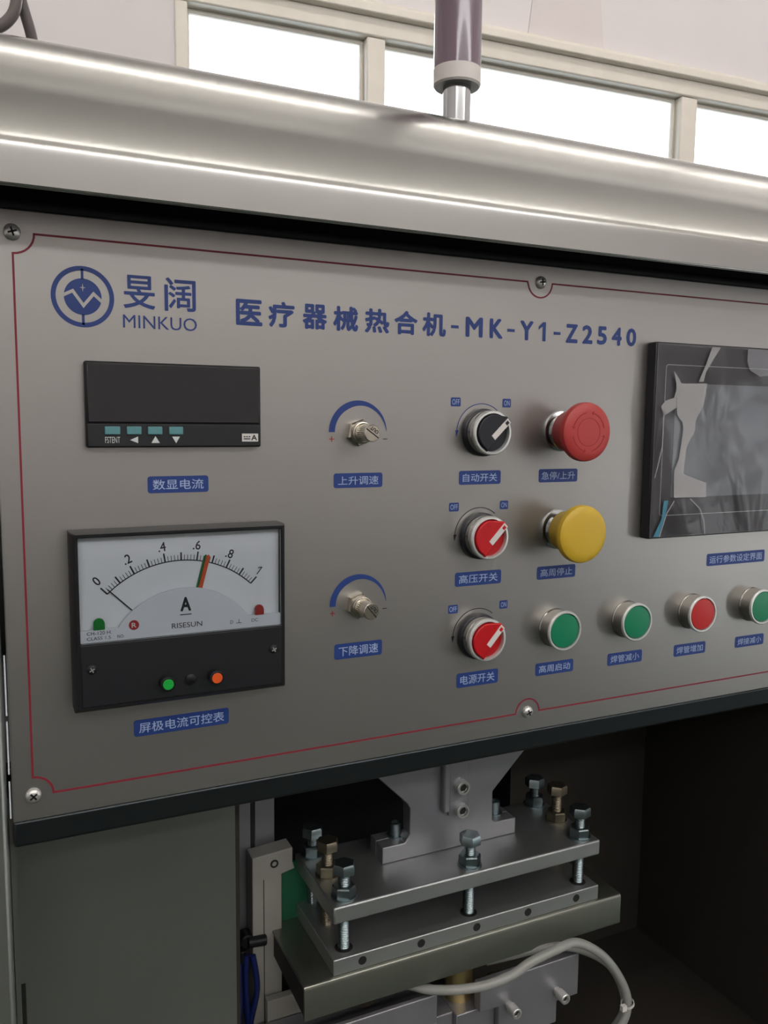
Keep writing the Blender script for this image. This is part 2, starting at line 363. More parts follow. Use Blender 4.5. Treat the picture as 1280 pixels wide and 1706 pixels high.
# logo
lg = MB()
band(lg, arcpts(34.4,-30.9,15.2,0,354,59), 2.5, Y1, 0, closed=True)
lg.prism(arcpts(34.4,-30.9,9.8,0,354,59), Y1, 0)
lg.box(33.6,35.0,Y1,0,-21.5,-16).box(33.6,35.0,Y1,0,-46,-40.3)
lo = lg.build('logo', blue_m, cp)
zz = MB(); band(zz, [(24.2,-30.6),(29.2,-28.0),(34.6,-35.6),(40.0,-29.0),(44.6,-33.2)], 1.7, Y2, Y1)
zz.prism([(34.4,-23.7),(34.7,-25.7),(36,-26),(34.7,-26.3),(34.4,-28.3),(34.1,-26.3),(32.8,-26),(34.1,-25.7)], Y2, Y1)
zz.build('logo_cutout', face_m, lo)
lt = MB(); text(lt,'旻',55.8,73.2,-35.5,-17.1,Y1,.012); text(lt,'阔',78.4,96.3,-35.6,-16.8,Y1,.012); lt.build('logo_lettering', blue_m, cp)
lt = MB(); text(lt,'MINKUO',55.3,96.7,-46.3,-39.0,Y1); lt.build('logo_lettering', blk_pr if False else blue_m, cp)
# title
tt = MB()
for ch, a, b in (('医',119.9,136.1),('疗',139.8,156.5),('器',161.6,177.7),('械',181.7,198.8),('热',203.4,220.7),('合',224.1,241.1),('机',244.7,262.3)):
    text(tt, ch, a, b, -41.2, -25.9, Y1, .028)
for a, b in ((266.2,272.1),(310.8,316.9),(349.9,355.8)): tt.box(a,b,Y1,Y1+.1,-35.1,-33.1)
for ch, a, b in (('M',277.5,291),('K',296.5,307.1),('Y',321.3,332.5),('1',336.6,343.3),('Z',360.5,371),('2',375.2,384.5),('5',388.7,397.6),('4',402.1,411.5),('0',415.9,425.3)):
    if ch != '1': text(tt, ch, a, b, -40.2, -26.9, Y1, .035)
tt.add([(336.8,Y1,-30.2),(340.6,Y1,-26.9),(343.0,Y1,-26.9),(343.0,Y1,-40.2),(340.3,Y1,-40.2),(340.3,Y1,-29.9),(336.8,Y1,-32.4)], [(6,0,1,5),(5,1,2),(5,2,3,4)])
tt.build('title_lettering', blue_m, cp)
# labels
def label(body, x0, x1, z0, z1, my=2.0, mx=3.0):
    o = MB().prism(rrect(x0,x1,z0,z1,1.6), Y1, 0).build('printed_label', blue_m, cp)
    t = MB(); text(t, body, x0+mx, x1-mx, z0+my, z1-my, Y2, -0.004); t.build('label_lettering', labtx_m, o)
label('数显电流',66.8,102.2,-139.9,-130.1); label('屏极电流可控表',55.9,113,-284.5,-274.4)
label('上升调速',182.5,216.8,-140,-130.5); label('下降调速',183.4,217.7,-252.5,-242.2)
label('自动开关',274.7,308.4,-140.1,-130.5); label('高压开关',273.2,310.9,-211,-201.1); label('电源开关',276,310.4,-283.8,-273.3)
label('急停/上升',340.8,375.2,-140,-130.4,mx=2.4); label('高周停止',341.9,376.4,-211.1,-201.5)
label('高周启动',343.2,377.6,-283.5,-274); label('焊管减小',410.5,444.8,-283.9,-274.2); label('焊管增加',478.2,512.5,-284.4,-274.7); label('焊接减小',546.4,580,-284.5,-275)
label('运行参数设定界面',509,575,-212.2,-202.1)
for x, z in ((271,-83.8),(271.2,-155.2),(272,-226.6)):
    o = MB().prism(rrect(x-3.8,x+3.8,z-3,z+3,.9), Y1, 0).build('printed_label', blue_m, cp); text(t:=MB(),'OFF',x-2.9,x+2.9,z-1.8,z+1.8,Y2); t.build('label_lettering', labtx_m, o)
for x, z in ((311.9,-83.9),(311.8,-155.1),(313.6,-226.8)):
    o = MB().prism(rrect(x-3.4,x+3.4,z-3,z+3,.9), Y1, 0).build('printed_label', blue_m, cp); text(t:=MB(),'ON',x-2.3,x+2.3,z-1.8,z+1.8,Y2); t.build('label_lettering', labtx_m, o)
# speed scales: a crescent tapering to the right
for cx, cz in ((199.3,-104.3),(200.2,-217.0)):
    cr = MB(); n = 40; vo = []; vi = []
    for k in range(n+1):
        a = math.radians(180-178*k/n); t_ = 3.9*(1-max(0,(k/n-.35)/.65))**0.8+0.25 if k/n > .35 else 4.1
        vo.append((cx+20.2*math.cos(a), cz+20.2*math.sin(a))); vi.append((cx+(20.2-t_)*math.cos(a), cz+(20.2-t_)*math.sin(a)))
    vs = [(x,Y1,z) for x,z in vo]+[(x,Y1,z) for x,z in vi]
    cr.add(vs, [(k,k+1,n+1+k+1,n+1+k) for k in range(n)]); cr.build('speed_scale', blue_m, cp)
    MB().box(cx-20,cx-16.6,Y1,0,cz-4.6,cz-4.1).box(cx-18.6,cx-18,Y1,0,cz-6.1,cz-2.7).build('plus_sign', redp_m, cp)
    MB().box(cx+17.6,cx+20.7,Y1,0,cz-4.6,cz-4.1).build('minus_sign', blk_pr, cp)
SELZ = (-104.3,-175.9,-247.4)
for cz in SELZ:
    ar = MB(); band(ar, arcpts(291.8,cz,19.6,50,176,30), .55, Y1, 0)
    ar.prism([(271.2,cz+1.4),(273.6,cz+1.6),(272.0,cz-3.0)], Y1, 0); ar.build('turn_arrow', blue_m if cz > -150 else blk_pr, cp)
# panel screws, each a part of the panel
def screw_mesh(mb, o, rad, ax=(0,-1,0)): return mb.lathe([(0,0),(rad,0),(rad,.9),(rad*.86,1.9),(rad*.5,2.6),(0,2.8)], o, ax, 24)
def cross(mb, o, L, wd, rot, y):
    for k in (0,1):
        a = rot+k*PI/2; c, s_ = math.cos(a), math.sin(a)
        mb.add([(o[0]+c*p-s_*q, yy, o[2]+s_*p+c*q) for yy in (y,y-.9) for p,q in ((-L,-wd),(L,-wd),(L,wd),(-L,wd))], [(0,1,2,3),(4,7,6,5),(0,4,5,1),(1,5,6,2),(2,6,7,3),(3,7,4,0)])
    return mb
for x, z, rt in ((0,0,.3),(337.4,0,.1),(675,0,.6),(0,-309.8,.7),(337.2,-309.8,.4),(675,-309.8,.2)):
    sc = screw_mesh(MB(), (x,0,z), 4.3).build('screw', satinch, cp); cross(MB(), (x,0,z), 2.3, .5, rt, -2.0).build('screw_slot', dark_m, sc)

# ================================================================== digital meter
dm = thing('digital_meter', 'black digital panel meter with four teal keys, above the dial meter', 'meter', (83,0,-89.5))
MB().box(33.4,133,-6,0,-113.2,-65.6).build('housing', housing, dm, bev=1)
MB().box(34.4,132,-7.2,-6,-99.2,-66.6).build('display_window', gloss_b, dm, bev=.5)
MB().box(34.0,132.6,-7.0,-6,-112.6,-99.9).build('key_panel', panelblk, dm, bev=.4)
MB().box(44,120,-5.9,-5.7,-96,-72).build('display_recess', dark_m, dm) if False else None
for i, (a, b) in enumerate(((43,51.4),(54.8,62.9),(66.3,74.5),(78.1,86.2))):
    MB().box(a,b,-8,-7,-105.9,-101.3).build('key', teal_m, dm, bev=.5)
kt = MB(); text(kt,'FSTENT',43.2,51.2,-110.6,-107.1,-7.1)
kt.add([(56.6,-7.1,-108.9),(61,-7.1,-106.9),(61,-7.1,-110.7),(68.3,-7.1,-110.6),(73,-7.1,-110.6),(70.6,-7.1,-106.7),(80,-7.1,-107),(84.4,-7.1,-107),(82.2,-7.1,-110.8)], [(0,1,2),(3,4,5),(6,7,8)])
kt.build('key_lettering', keytx, dm)
un = MB().box(121,130.9,-7.15,-7,-109.9,-105.2).build('unit_sticker', white_m, dm)
ut = MB(); text(ut,'A',126.6,130.2,-109.2,-105.9,-7.25,.03); ut.box(122,126,-7.25,-7.15,-108.6,-108); [ut.box(122+k*1.5,123+k*1.5,-7.25,-7.15,-107.4,-106.7) for k in range(3)]
ut.build('unit_lettering', blk_pr, un)

# ================================================================== dial ammeter
am = thing('dial_ammeter', 'black dial ammeter with white scale, orange and green limit pointers and two coloured knobs', 'meter', (83,0,-209))
hs = MB(); F0 = [(22.3,-159),(145,-159),(145,-260.5),(22.3,-260.5)]; F1 = [(24.3,-158.0),(142.9,-157.4),(142.9,-257.2),(24.3,-257.2)]
F1 = [(24.5,-159.6),(142.8,-159.6),(142.8,-257.2),(24.5,-257.2)]
hs.add([(x,0,z) for x,z in F0]+[(x,-14,z) for x,z in F0]+[(x,-20,z) for x,z in F1], [(0,1,2,3)]+[(i,(i+1)%4,4+(i+1)%4,4+i) for i in range(4)]+[(4+i,4+(i+1)%4,8+(i+1)%4,8+i) for i in range(4)])
# front rim with the window opening
O = F1; I = [(26,-161.6),(140.6,-161.6),(140.6,-220.2),(26,-220.2)]
hs.add([(x,-20,z) for x,z in O]+[(x,-20,z) for x,z in I]+[(x,-14.6,z) for x,z in I], [(i,(i+1)%4,4+(i+1)%4,4+i) for i in range(4)]+[(4+i,4+(i+1)%4,8+(i+1)%4,8+i) for i in range(4)])
hs.build('housing', housing, am, bev=.6)
MB().box(26,140.6,-20.6,-20,-256,-221).build('lower_cover', panelblk, am, bev=.8)
dl = MB().box(26,140.6,-15.2,-14.6,-220.2,-161.6).build('dial', dial_m, am)
CX, CZ_ = 82.2, -236.6; R0 = 59.0; YD = -15.35
dl_ = MB(); band(dl_, arcpts(CX,CZ_,R0,90+44,90-44,60), .6, YD, -15.2)
for k in range(51):
    a = math.radians(90+44-88*k/50); L = 5.2 if k%10 == 0 else (4.6 if k%5 == 0 else 3.2); wd = .9 if k%5 == 0 else .35
    c, s_ = math.cos(a), math.sin(a)
    dl_.add([(CX+c*q-s_*p, YD, CZ_+s_*q+c*p) for p,q in ((-wd/2,R0),(wd/2,R0),(wd/2,R0+L),(-wd/2,R0+L))], [(0,1,2,3)])
for body, x, z, rt in (('0',35.6,-186.4,40),('.2',52.2,-175.2,22),('.4',71.4,-169.3,8),('.6',91.4,-169.3,-6),('.8',110.7,-175.4,-20),('1',128.4,-186.6,-38)):
    wdt = 3.0 if len(body) == 1 else 4.4
    if body == '1': wdt = 2.0
    if body == '1':
        c, s_ = math.cos(math.radians(rt)), math.sin(math.radians(rt))
        dl_.add([(x+c*p-s_*q, YD, z+s_*p+c*q) for p,q in ((-1.4,1.2),(.1,2.7),(.65,2.7),(.65,-2.7),(.1,-2.7),(.1,1.9),(-1.4,.5))], [(6,0,1,5),(5,1,2),(5,2,3,4)])
    else: text(dl_, body, x-wdt/2, x+wdt/2, z-2.7, z+2.7, YD, .012, math.radians(rt))
dl_.build('scale_markings', blk_pr, dl)
MB().add([(41.0,YD-.8,-191.6),(41.5,YD-.8,-191.2),(57.3,YD-.8,-206.9),(56.8,YD-.8,-207.4)], [(0,1,2,3)]).build('needle', blk_pr, am)
for dx, m_, yy in ((-1.1,ptr_g,YD-.7),(.2,ptr_o,YD-1.4)):
    MB().prism([(91.0+dx,-196),(93.3+dx,-196),(98.6+dx,-176.2),(97.6+dx,-175.0),(96.3+dx,-176.0)], yy, yy+.4).build('limit_pointer', m_, am)
hub = MB().prism([(26,-220.2),(26,-213.2),(46.5,-212.8)]+arcpts(83.5,-238.4,45.2,145,35,30)+[(121,-213),(140.6,-213),(140.6,-220.2)], -18.6, -17).build('dial_cover', dial2_m, am, bev=.3)
tx = MB(); text(tx,'A',80.6,86.8,-206.8,-198.5,-18.8,.03); tx.box(80.4,87,-18.8,-18.6,-209.0,-208.5)
text(tx,'RISESUN',75.6,93.0,-216.4,-213.4,-18.8); text(tx,'CH-120 H.',29.4,42.5,-215.9,-213.9,-18.8); text(tx,'CLASS 1.5',29.4,42,-218.7,-216.9,-18.8); text(tx,'NO.',45.5,49.2,-218.7,-216.9,-18.8)
text(tx,'D',109.6,111.4,-216.9,-214.8,-18.8); tx.box(113.3,116.6,-18.8,-18.6,-216.9,-216.6).box(114.8,115.1,-18.8,-18.6,-216.6,-214.6); text(tx,'DC',122.6,126.6,-216.9,-214.9,-18.8)
tx.build('dial_lettering', blk_pr, hub)
rb = MB().prism(arcpts(54.6,-212.2,2.8,0,345,23), -18.9, -18.6).build('maker_badge', redp_m, hub)
MB().v and None
t = MB(); text(t,'R',53.3,55.9,-213.6,-210.8,-19.0,.02); t.build('badge_letter', white_m, hub)
MB().cyl((36,-17,-209.8),(0,-1,0),3.0,2.2,20,.8).box(33,39,-19,-17,-213.2,-209.8).build('indicator_lamp', ledg, am)
MB().cyl((127.6,-17,-209.6),(0,-1,0),2.6,2.2,20,.8).box(125,130.2,-19,-17,-213,-209.6).build('indicator_lamp', ledr, am)
MB().box(26.2,140.4,-20.2,-19.6,-220.2,-161.6).build('clear_cover', cover_m, am)
for x, z in ((31.3,-234.6),(135.5,-234.4)):
    s0 = MB().lathe([(0,0),(2.7,0),(2.7,.6),(1.6,1.4),(0,1.5)], (x,-20.6,z), (0,-1,0), 20).build('screw', housing, am); cross(MB(), (x,0,z), 1.5, .3, .5, -21.6).build('screw_slot', satinch, s0)
s0 = MB().lathe([(0,0),(3.1,0),(3.1,1.2),(1.6,2.0),(0,2.1)], (85.4,-20.6,-246.6), (0,-1,0), 20).build('zero_adjuster', housing, am)
for x, z, m_ in ((71.6,-246.6,knobg),(99.6,-246.4,knobo)):
    k0 = MB().lathe([(0,0),(4.4,0),(4.2,5),(3.6,5.6),(0,5.6)], (x,-20.6,z), (0,-1,0), 24).build('set_knob', housing, am)
    MB().cyl((x,-26.0,z),(0,-1,0),3.1,.9,24,.3).build('knob_tip', m_, k0)

# ================================================================== flow valves
def valve(loc, label, rot):
    v = thing('flow_control_valve', label, 'valve', loc, 'metal flow control valves on the panel')
    x, y, z = loc
    MB().cyl((x,0,z),(0,-1,0),8.8,4.6,6,.9,ph=.35).build('hex_nut', nickel_m, v, ang=25)
    MB().lathe([(7.2,4.5),(7.2,6.0),(6.8,7.6),(5.4,8),(5.4,6.6),(6.2,6.6)], (x,0,z)).lathe([(0,6.6),(6.2,6.6),(6.2,9.6),(5.6,10.2),(0,10.2)],(x,0,z)).build('collar', nickel_m, v)
    kn = MB(); n = 48
    ring = []
    for t_ in (10.2,20.4): ring.append([(x+(4.9+.35*(k%2))*math.cos(2*PI*k/n), -t_, z+(4.9+.35*(k%2))*math.sin(2*PI*k/n)) for k in range(n)])
    kn.add(ring[0]+ring[1], [tuple(range(n)), tuple(range(2*n-1,n-1,-1))]+[(k,(k+1)%n,n+(k+1)%n,n+k) for k in range(n)])
    ko = kn.build('knurled_knob', nickel_m, v, ang=15)
    MB().cyl((x,-20.2,z),(0,-1,0),5.3,1.6,32,.4).build('knob_end', nickel_m, ko)
    mk = MB(); c, s_ = math.cos(rot), math.sin(rot)
    mk.add([(x+c*p-s_*q, -21.9, z+s_*p+c*q) for p,q in ((-5.2,-.38),(5.2,-.38),(5.2,.38),(-5.2,.38))], [(0,1,2,3)])
    ox, oz = x-s_*2.4, z+c*2.4
    text(mk,'OUT',ox-3,ox+3,oz-1.2,oz+1.2,-21.9,.02,rot+PI)
    mk.build('end_marking', dark_m, ko)
    return v
valve((199.5,0,-104.6), 'slotted metal valve knob under the blue arc, upper of two, right of the digital meter', -.62)
valve((200.0,0,-217.2), 'slotted metal valve knob under the blue arc, lower of two, right of the dial ammeter', -.87)

# ================================================================== selector switches
def selector(z, m_, label, rot, cat='switch'):
    x = 292.2
    v = thing('selector_switch', label, cat, (x,0,z), 'selector switches with silver rings')
    MB().lathe([(12,0),(16.0,0),(16.4,1.2),(16.2,3.8),(15,4.6),(0,4.6)], (x,0,z), seg=48).build('collar', knobblk, v)
    MB().lathe([(0,4.4),(15.0,4.4),(15.0,9.5),(14.6,10.0),(0,10)], (x,0,z), seg=48).build('bezel', dullchr, v)
    MB().lathe([(14.6,10.0),(15.0,10.6),(15.0,13.6),(14.4,14.4),(13.2,14.5),(12.7,13.8),(12.6,9)], (x,0,z), seg=48).build('rim', rim_m, v)
    MB().lathe([(12.6,9),(12.5,11.6),(0,11.8)], (x,0,z), seg=48).build('knob_disc', m_, v)
    c, s_ = math.cos(rot), math.sin(rot)
    P = lambda p, q: (x+c*p-s_*q, z+s_*p+c*q)
    half = [(-12.6,-5.6),(14.9,-3.9),(14.9,0.9),(9.6,7.4)]+[(12.5*math.cos(math.radians(t)),12.5*math.sin(math.radians(t))) for t in range(50,196,12)]
    n = len(half)
    h = MB().prism([P(p,q) for p,q in half], -16.3, -11)
    ho = h.build('handle', m_, v, bev=.7)
    MB().prism([P(-3.2,-3.6),P(14.1,-3.6),P(14.1,.35),P(-3.2,.3)], -16.8, -16.1).build('pointer_insert', white_m, ho, bev=.15)
    MB().prism([P(10.2,-2.8),P(12.8,-2.8),P(12.8,-.6),P(10.2,-.6)], -16.95, -16.7).build('pointer_window', m_, ho)
    return v
selector(SELZ[0], knobblk, 'black rotary selector switch in a silver ring, topmost of three', .76)
selector(SELZ[1], knobred, 'red rotary selector switch in a silver ring; black switch above, red below', .80)
selector(SELZ[2], knobred, 'red rotary selector switch in a silver ring, lowest of three', .84)

# ================================================================== mushroom buttons
def mushroom(z, m_, label, arrows):
    x = 359.0
    v = thing('mushroom_button', label, 'button', (x,0,z))
    MB().lathe([(0,0),(14.4,0),(14.4,1.4),(12.0,2),(12.0,14),(0,14)], (x,0,z), seg=40).build('collar', chrome_m, v)
    MB().lathe([(0,8),(13.8,8),(14.4,9),(14.4,19.5),(15.4,21.8),(18.0,23.2),(19.8,24.0),(20.5,25.4),(20.5,27.8),(19.9,29.6),(18.2,30.7),(14,31.3),(7,31.5),(0,31.6)], (x,0,z), seg=56).build('mushroom_head', m_, v)
    if arrows:
        a_ = MB()
        for k in range(4): band(a_, arcpts(x,z,13.4,90*k+12,90*k+72,10), .7, -31.45, -30.4); a0 = math.radians(90*k+74); a_.prism([(x+math.cos(a0)*11.8,z+math.sin(a0)*11.8),(x+math.cos(a0)*15,z+math.sin(a0)*15),(x+math.cos(a0+.14)*13.4,z+math.sin(a0+.14)*13.4)], -31.4, -30.4)
        a_.build('turn_arrows', estop2, v)
        band(g_:=MB(), arcpts(x,z,9.6,0,354,59), .5, -31.5, -31.0, closed=True); g_.build('face_ring', estop2, v)
    return v
estop2 = mat('mushroom_red_groove', (160,30,32), 0.5)
mushroom(SELZ[0]+1, estop_m, 'red mushroom emergency stop button with turn arrows', True)
mushroom(SELZ[1]+1.2, yel_m, 'yellow mushroom stop button below the red one', False)

# ================================================================== push buttons
def push(x, m_, label):
    z = -248.0
    v = thing('push_button', label, 'button', (x,0,z), 'flush push buttons in chrome rings')
    MB().lathe([(0,0),(14.6,0),(14.6,1.0),(14.1,1.6),(14.1,11),(0,11)], (x,0,z), seg=48).build('bezel', dullchr, v)
    MB().lathe([(14.1,10.6),(14.8,11),(14.8,12.2),(14.2,12.9),(13.2,12.9),(12.8,12.0),(12.8,10.6)], (x,0,z), seg=48).build('rim', rim_m, v)
    MB().lathe([(0,10),(12.5,10),(12.5,12.0),(12.0,12.5),(6,12.8),(0,12.9)], (x,0,z), seg=40).build('button_cap', m_, v)
push(359.4, green_m, 'green push button in a chrome ring, beside the lowest selector switch')
push(427.4, green_m, 'green push button in a chrome ring, just left of the red push button')
push(495.0, btnred, 'red push button in a chrome ring, between two green ones')
push(562.6, green_m, 'green push button in a chrome ring, rightmost, right of the red push button')
push(630.2, btnred, 'red push button in a chrome ring, past the rightmost green one') if False else None

# ================================================================== touchscreen
ts = thing('touchscreen', 'grey touchscreen in a dark bezel under wrinkled clear film', 'screen', (538,0,-110.5))
MB().box(437,640,-9,0,-185,-36.4).build('housing', bezside, ts, bev=1)
MB().box(438,639,-10,-9,-184.3,-37.1).build('bezel', bezel_m, ts, bev=.5)
MB().box(457,620,-10.3,-10,-153.6,-66.6).build('screen', screen_m, ts)
ln = MB(); band(ln, rrect(446.6,630.5,-167.2,-53.0,2.4), .45, -10.2, -10, closed=True); ln.build('bezel_line', keytx, ts)
def wrinkle(a, b):
    return -1.0*abs(math.sin(a*9+b*2.4))**6 -.9*abs(math.sin(b*6-a*3.1+1))**8 -.5*math.sin(a*5+b*7)**2
fo = MB().grid(438.6,638.4,-183.6,-37.8,-10.6,60,44,wrinkle).build('protective_film', film_m, ts, ang=80)
fo['label'] = 'clear wrinkled protective film'

glare_fold_f = mat('milky_film_glare_and_folds', (205,203,203), 0.35, alpha=0.42)  # glare on the film painted as milky shapes; the folds share it
faint_f = mat('faint_film_glare', (190,192,198), 0.35, alpha=0.25)  # weaker glare painted on the film
cyan_f = mat('cyan_film_reflection', (70,150,176), 0.3, alpha=0.55)  # bluish reflection on the film, painted as a cyan strip
for P_, m_ in (([(454.9,-67),(486.3,-66.1),(483.6,-82.6),(476.1,-94),(476.1,-102.5),(468,-114.8),(466.3,-135.5),(490.5,-142.8),(491.3,-153.9),(458,-153.4),(456.7,-132.5),(461.1,-124.1),(464,-101.6),(463,-96),(457.1,-90.5)], glare_fold_f),
    ([(440.8,-84.2),(444.8,-80),(453.2,-77.6),(455.2,-71.1),(456.1,-84.9),(443.7,-91.5)], glare_fold_f),
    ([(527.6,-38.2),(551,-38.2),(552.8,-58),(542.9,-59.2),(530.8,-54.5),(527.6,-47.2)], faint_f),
    ([(489.4,-38.4),(498.4,-38.4),(484.4,-57.3),(482.4,-64.8),(477.3,-65),(484,-51.7)], glare_fold_f),
    ([(454.9,-67),(451.9,-57.4),(457.8,-63.7),(459.9,-66.8)], glare_fold_f),
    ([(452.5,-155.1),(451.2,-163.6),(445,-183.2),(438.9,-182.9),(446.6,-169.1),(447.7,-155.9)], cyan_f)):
    MB().prism(P_, -12.75, -12.7).build('film_glare', m_, ts)  # painted glare and reflection shapes, laid just over the film
fold = MB(); band(fold, [(474.6,-154.8),(485.4,-162.9),(490,-172),(492,-183.2)], .9, -12.9, -12.7); fold.build('film_fold', glare_fold_f, ts)
fold = MB(); band(fold, [(443.7,-91.5),(443.9,-114.6),(441,-126),(437.9,-137.8)], .8, -12.9, -12.7); fold.build('film_fold', glare_fold_f, ts)
fold = MB(); band(fold, [(458.2,-156.2),(451.3,-165.5),(445,-183.2)], .8, -12.9, -12.7); fold.build('film_fold', glare_fold_f, ts)
# ================================================================== signal lamp on the hood
sl = thing('signal_lamp', 'purplish signal lamp on a chrome pole standing on the hood', 'lamp', (296,50,110))
MB().cyl((296,50,109),(0,0,1),10,60,32).build('pole', chrome_m, sl)
MB().lathe([(0,0),(15.8,0),(16.9,1.4),(16.9,12),(0,12)], (296,50,139),(0,0,1),40).build('end_cap', lampcap, sl)
MB().lathe([(0,0),(16.8,0),(16.8,54),(0,54)], (296,50,150.5),(0,0,1),40).build('lamp_shell', lamp_m, sl)
MB().lathe([(0,0),(14.6,0),(14.6,60),(13,64),(0,64)], (296,50,204.5),(0,0,1),40).build('lamp_top', lamp_m, sl)

# cable loop, top left
cb = thing('cable_loop', 'grey sleeved cables looping up from behind the hood at its left', 'cable', (5,120,114))
MB().tube([(-38,160,114),(-22,140,150),(-6,125,148),(5,120,153),(11,118,164),(11,116,185),(3,112,205),(-12,110,214)], 3.6).build('cable', cable_m, cb)
MB().tube([(36,150,112),(24,135,140),(19,128,156),(14,124,172),(9,120,196),(2,118,230)], 3.6).build('cable', cable_m, cb)

# ================================================================== press head: upper plate, its bracket and bolts
ph = thing('press_head', 'thick steel press plate hung from a notched bracket, carrying seven bolts', 'press plate', (348,120,-478))
MB().box(216,480,80,173,-493,-478.6).build('plate', plate_m, ph, bev=1.6)
BR = [(278.5,-478.6),(415.5,-478.6),(415.5,-463.5),(393.5,-463.5),(390,-461),(389.5,-433),(430,-393),(430,-330),(240,-330),(264,-390),(302,-428),(304.8,-433),(304.8,-457),(300,-463.5),(278.5,-463.5)]
MB().prism(BR, 123, 137).box(278.5,304,137,149,-478.6,-463.5).box(392,415.5,137,149,-478.6,-463.5).build('bracket', alu_m, ph, bev=.8)
MB().box(334.5,341.5,116,123,-441,-330).build('clamp_bar', alu_m, ph, bev=1.6)
MB().box(341.5,361.5,119.5,123,-446,-330).build('clamp_plate', alu_m, ph, bev=.6)
def capscrew(o, ax, rad, h, parent, m_=zinc_m, shank=0):
    ax = Vector(ax); o = Vector(o)
    b = MB()
    if shank: b.cyl(o, ax, rad*.56, shank, 20); o = o+ax*shank
    b.lathe([(0,0),(rad,0),(rad,h-.5),(rad-.5,h),(rad*.64,h),(rad*.6,h-2.2),(0,h-2.2)], o, ax, 28)
    s0 = b.build('cap_screw', m_, parent)
    MB().lathe([(0,h-2.1),(rad*.58,h-2.1)], o, ax, 6).build('hex_socket', dark_m, s0)
    return s0
for z in (-419.5,-441): capscrew((353.6,119.4,z-.5), (0,-1,0), 6.4, 5.5, ph, satinch)
for x in (298.5,402): 
    MB().cyl((x,139,-463.5),(0,0,1),7.6,1.4,28,.3).build('washer', zinc_m, ph); capscrew((x,139,-462.1), (0,0,1), 5.2, 11, ph)
def bolt(x, y, head_z, m_, parent, rodz=-523, nut=True, hr=9.6):
    b = MB().cyl((x,y,rodz),(0,0,1),4.4,head_z-8.5-rodz,20)
    n0 = int((head_z-9+478)//1.5)
    for k in range(max(0,n0)): b.lathe([(4.4,0),(4.95,.75),(4.4,1.5)], (x,y,-478+k*1.5),(0,0,1),20)
    for k in range(19): b.lathe([(4.4,0),(4.95,.75),(4.4,1.5)], (x,y,-522+k*1.5),(0,0,1),20)
    b.lathe([(0,0),(hr,0),(hr,6.5),(hr*.9,8.2),(0,8.2)], (x,y,head_z-8.5),(0,0,1),6,ph=.4+x*.01)
    return b.build('bolt', m_, parent, ang=28)
for x, y, hz, m_ in ((230,93,-449.5,zinc_m),(229.5,128,-447,olds_m),(229.5,164,-452,zinc_m),(347.8,93,-450.5,zinc_m),(466,93,-449,zinc_m),(466,128,-442.5,olds_m),(466,164,-450,zinc_m)):
    bo = bolt(x, y, hz, m_, ph)
    MB().cyl((x,y,-478.6),(0,0,1),10.6,1.8,32,.3).build('washer', m_, ph)
    MB().cyl((x,y,-476.8),(0,0,1),9.8,8.2,6,1.0,ph=.9+x*.01).build('hex_nut', m_, ph, ang=25)
capscrew((334,93,-468.5), (0,-1,0), 3.6, 7, ph, satinch) if False else None

# mould plate with side holes
md = thing('mould_plate', 'flat steel mould plate with a row of small holes along its front edge', 'mould plate', (348,125,-536))
mo = MB().box(216,480,80,173,-536,-522.6)
mo.build('plate', plate_m, md, bev=.8)
for x in (241,294.5,348.5,401.5,454.5):
    MB().lathe([(3.6,0),(3.6,.15),(2.9,.15),(2.9,.02),(0,.02)], (x,80.0,-529.2),(0,-1,0),20).build('side_hole', dark_m, md)
for x in (230,347.8,466): MB().cyl((x,93,-522.7),(0,0,1),7.4,.25,24).build('bolt_recess', dark_m, md)
# tray
tr = thing('tray', 'long folded steel tray under the mould plate', 'tray', (341,120,-558))
MB().prism([(77.5,-565),(77.5,-539.5),(78.3,-537.2),(80.5,-536.2),(178,-536.2),(178,-560),(175.5,-560),(175.5,-539),(82,-539),(80.3,-541),(80.3,-565)], 190.5, 505.5, 'x').build('tray_shell', tray_m, tr, bev=.5)
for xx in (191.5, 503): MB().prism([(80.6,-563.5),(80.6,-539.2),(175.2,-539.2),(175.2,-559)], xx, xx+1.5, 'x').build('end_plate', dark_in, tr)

# lower clamp blocks, brass columns
lb = thing('lower_block', 'machined aluminium block below the tray, left one with raised back', 'block', (270,110,-720))
MB().prism([(170,80),(311,80),(311,86),(330,86),(330,140),(170,140)], -719, -606, 'z').box(170,311,80,84.5,-606.5,-580).build('block_body', alu_m, lb, bev=.8)
MB().box(330.3,369,80,130,-719,-606).build('side_block', alu_m, lb, bev=.8)
rp = thing('right_clamp_plate', 'tilted grey aluminium clamp plate with two long socket screws', 'block', (410,100,-620))
MB().prism([(350,-580.5),(455.5,-579.5),(455.5,-619.5),(432,-619.5),(432,-640),(369.5,-640),(369.5,-605.5),(350,-605.5)], 74, 84).build('plate', alu_m, rp, bev=.8)
for xx, zz_ in ((379.5,-606.5),(431.5,-609)):
    MB().cyl((xx,74,zz_),(0,-1,0),3.6,4,20).build('screw_shank', satinch, rp); capscrew((xx,70.2,zz_), (0,-1,0), 4.7, 10, rp, satinch)
rp.name = 'clamp_plate'
for x, y, z, lbl in ((345.5,104,-606,'short brass column standing on the clamp block'),(262,128,-600,'short dull column behind the left aluminium block')):
    o = MB().cyl((x,y,z),(0,0,1),12.6,-560-z if y > 110 else -540-z,32).build('brass_column', brass_m if x > 300 else olds_m); tag(o, lbl, 'column')
bs = MB().cyl((405,130,-720),(0,0,1),13,92,32).build('brass_column', brass_m); tag(bs, 'brass post under the right clamp plate', 'column')

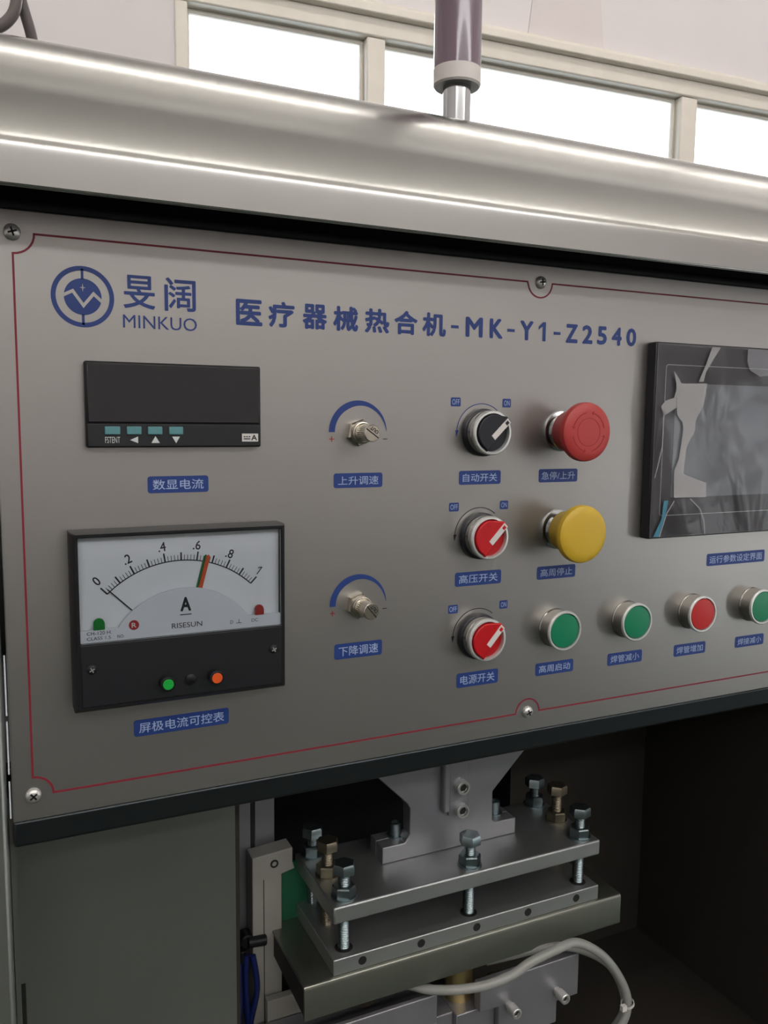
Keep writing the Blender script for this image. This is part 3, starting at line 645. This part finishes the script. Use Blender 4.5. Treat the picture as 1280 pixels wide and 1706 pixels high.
# hoses
h1 = MB().tube([(272,104,-573),(288,92,-572),(302,78,-571.5),(318,67,-569.5),(334,61,-568.5),(349,58,-567.5),(370,56,-564),(388,56,-558),(414,57,-555),(440,60,-556.5),(468,60,-575),(490,60,-602),(502.5,60,-630),(499,60,-650),(486,64,-668),(470,80,-700)], 4.0).build('air_hose', hose_m)
tag(h1, 'clear pneumatic hose sweeping under the whole tray to the right', 'hose', 'clear air hoses under the tray')
h2 = MB().tube([(372,100,-580),(392,88,-572),(412,79,-566.5),(445,75,-571),(478,72,-589),(497,70,-610),(508,69,-640),(500,70,-662),(480,90,-705)], 4.0).build('air_hose', hose_m)
tag(h2, 'clear pneumatic hose, inner of the two loops right of the clamp plate', 'hose', 'clear air hoses under the tray')
ct = MB().lathe([(5.6,0),(6.2,0),(6.2,2.4),(5.6,2.4),(5.6,0)], (502.5,60,-633),(0.3,0,-1),20).box(492,497,54,58,-636,-631).build('cable_tie', tie_m); tag(ct, 'white cable tie on the hose loop', 'cable tie')

# left side of the bay: posts, off-white slide block, green board, tubes
po = MB().box(167,177.5,178,190,-716,-345).build('slide_post', alu_m, bev=.8); tag(po, 'thin upright aluminium post left of the off-white block', 'post')
pb = thing('slide_rail', 'dark upright rail with a pale plate, behind the off-white block', 'rail', (184,190,-720))
MB().box(178.5,182,182,196,-719,-345).build('rail', dark_m, pb); MB().box(183,201,184,190,-719,-345).build('plate', alu_m, pb, bev=.5)
sb = thing('slide_block', 'off-white machined block with a socket screw, left of the press plates', 'block', (190,165,-720))
MB().prism([(173,-467),(209,-464.5),(209,-478),(211,-484),(199,-486.5),(199,-719),(173,-719)], 158, 176).build('block_body', fix_m, sb, bev=.8)
MB().box(182.6,183.2,157.6,158,-719,-488).build('joint_line', dark_m, sb)
capscrew((192.4,158.2,-475.6), (0,-1,0), 3.6, 1.2, sb, dark_m)
gb = MB().box(199.5,232,168,171,-545,-484).build('green_board', pcb_m); tag(gb, 'green board beside the off-white block', 'board')
wl = MB().box(182,232,146,154,-720,-592).build('lower_plate', fix_m, bev=.8); tag(wl, 'pale plate below the left end of the tray', 'plate')
kn = thing('hose_fitting', 'dark push-in hose fitting on the upright post', 'hose fitting', (165,155,-540))
MB().cyl((168,168,-540),(0,-1,0),6.2,12,24,1).cyl((168,156,-540),(1,0,-.1),4.6,16,20,.6).build('fitting_body', housing, kn); MB().cyl((163,158,-556),(0,0,1),4.6,10,20,.6).build('fitting_collar', housing, kn)
for k, (x, dx) in enumerate(((160,2),(166,-1),(171,3))):
    o = MB().tube([(x,158-k*3,-550),(x+dx,156-k*3,-580),(x-dx,152,-620),(x+dx,150-k*2,-660),(x,150,-712)], 2.6).build('blue_hose', bcab_m)
    tag(o, ('leftmost','middle','rightmost')[k]+' of three thin blue hoses hanging beside the upright post', 'hose', 'blue hoses left of the slide block')
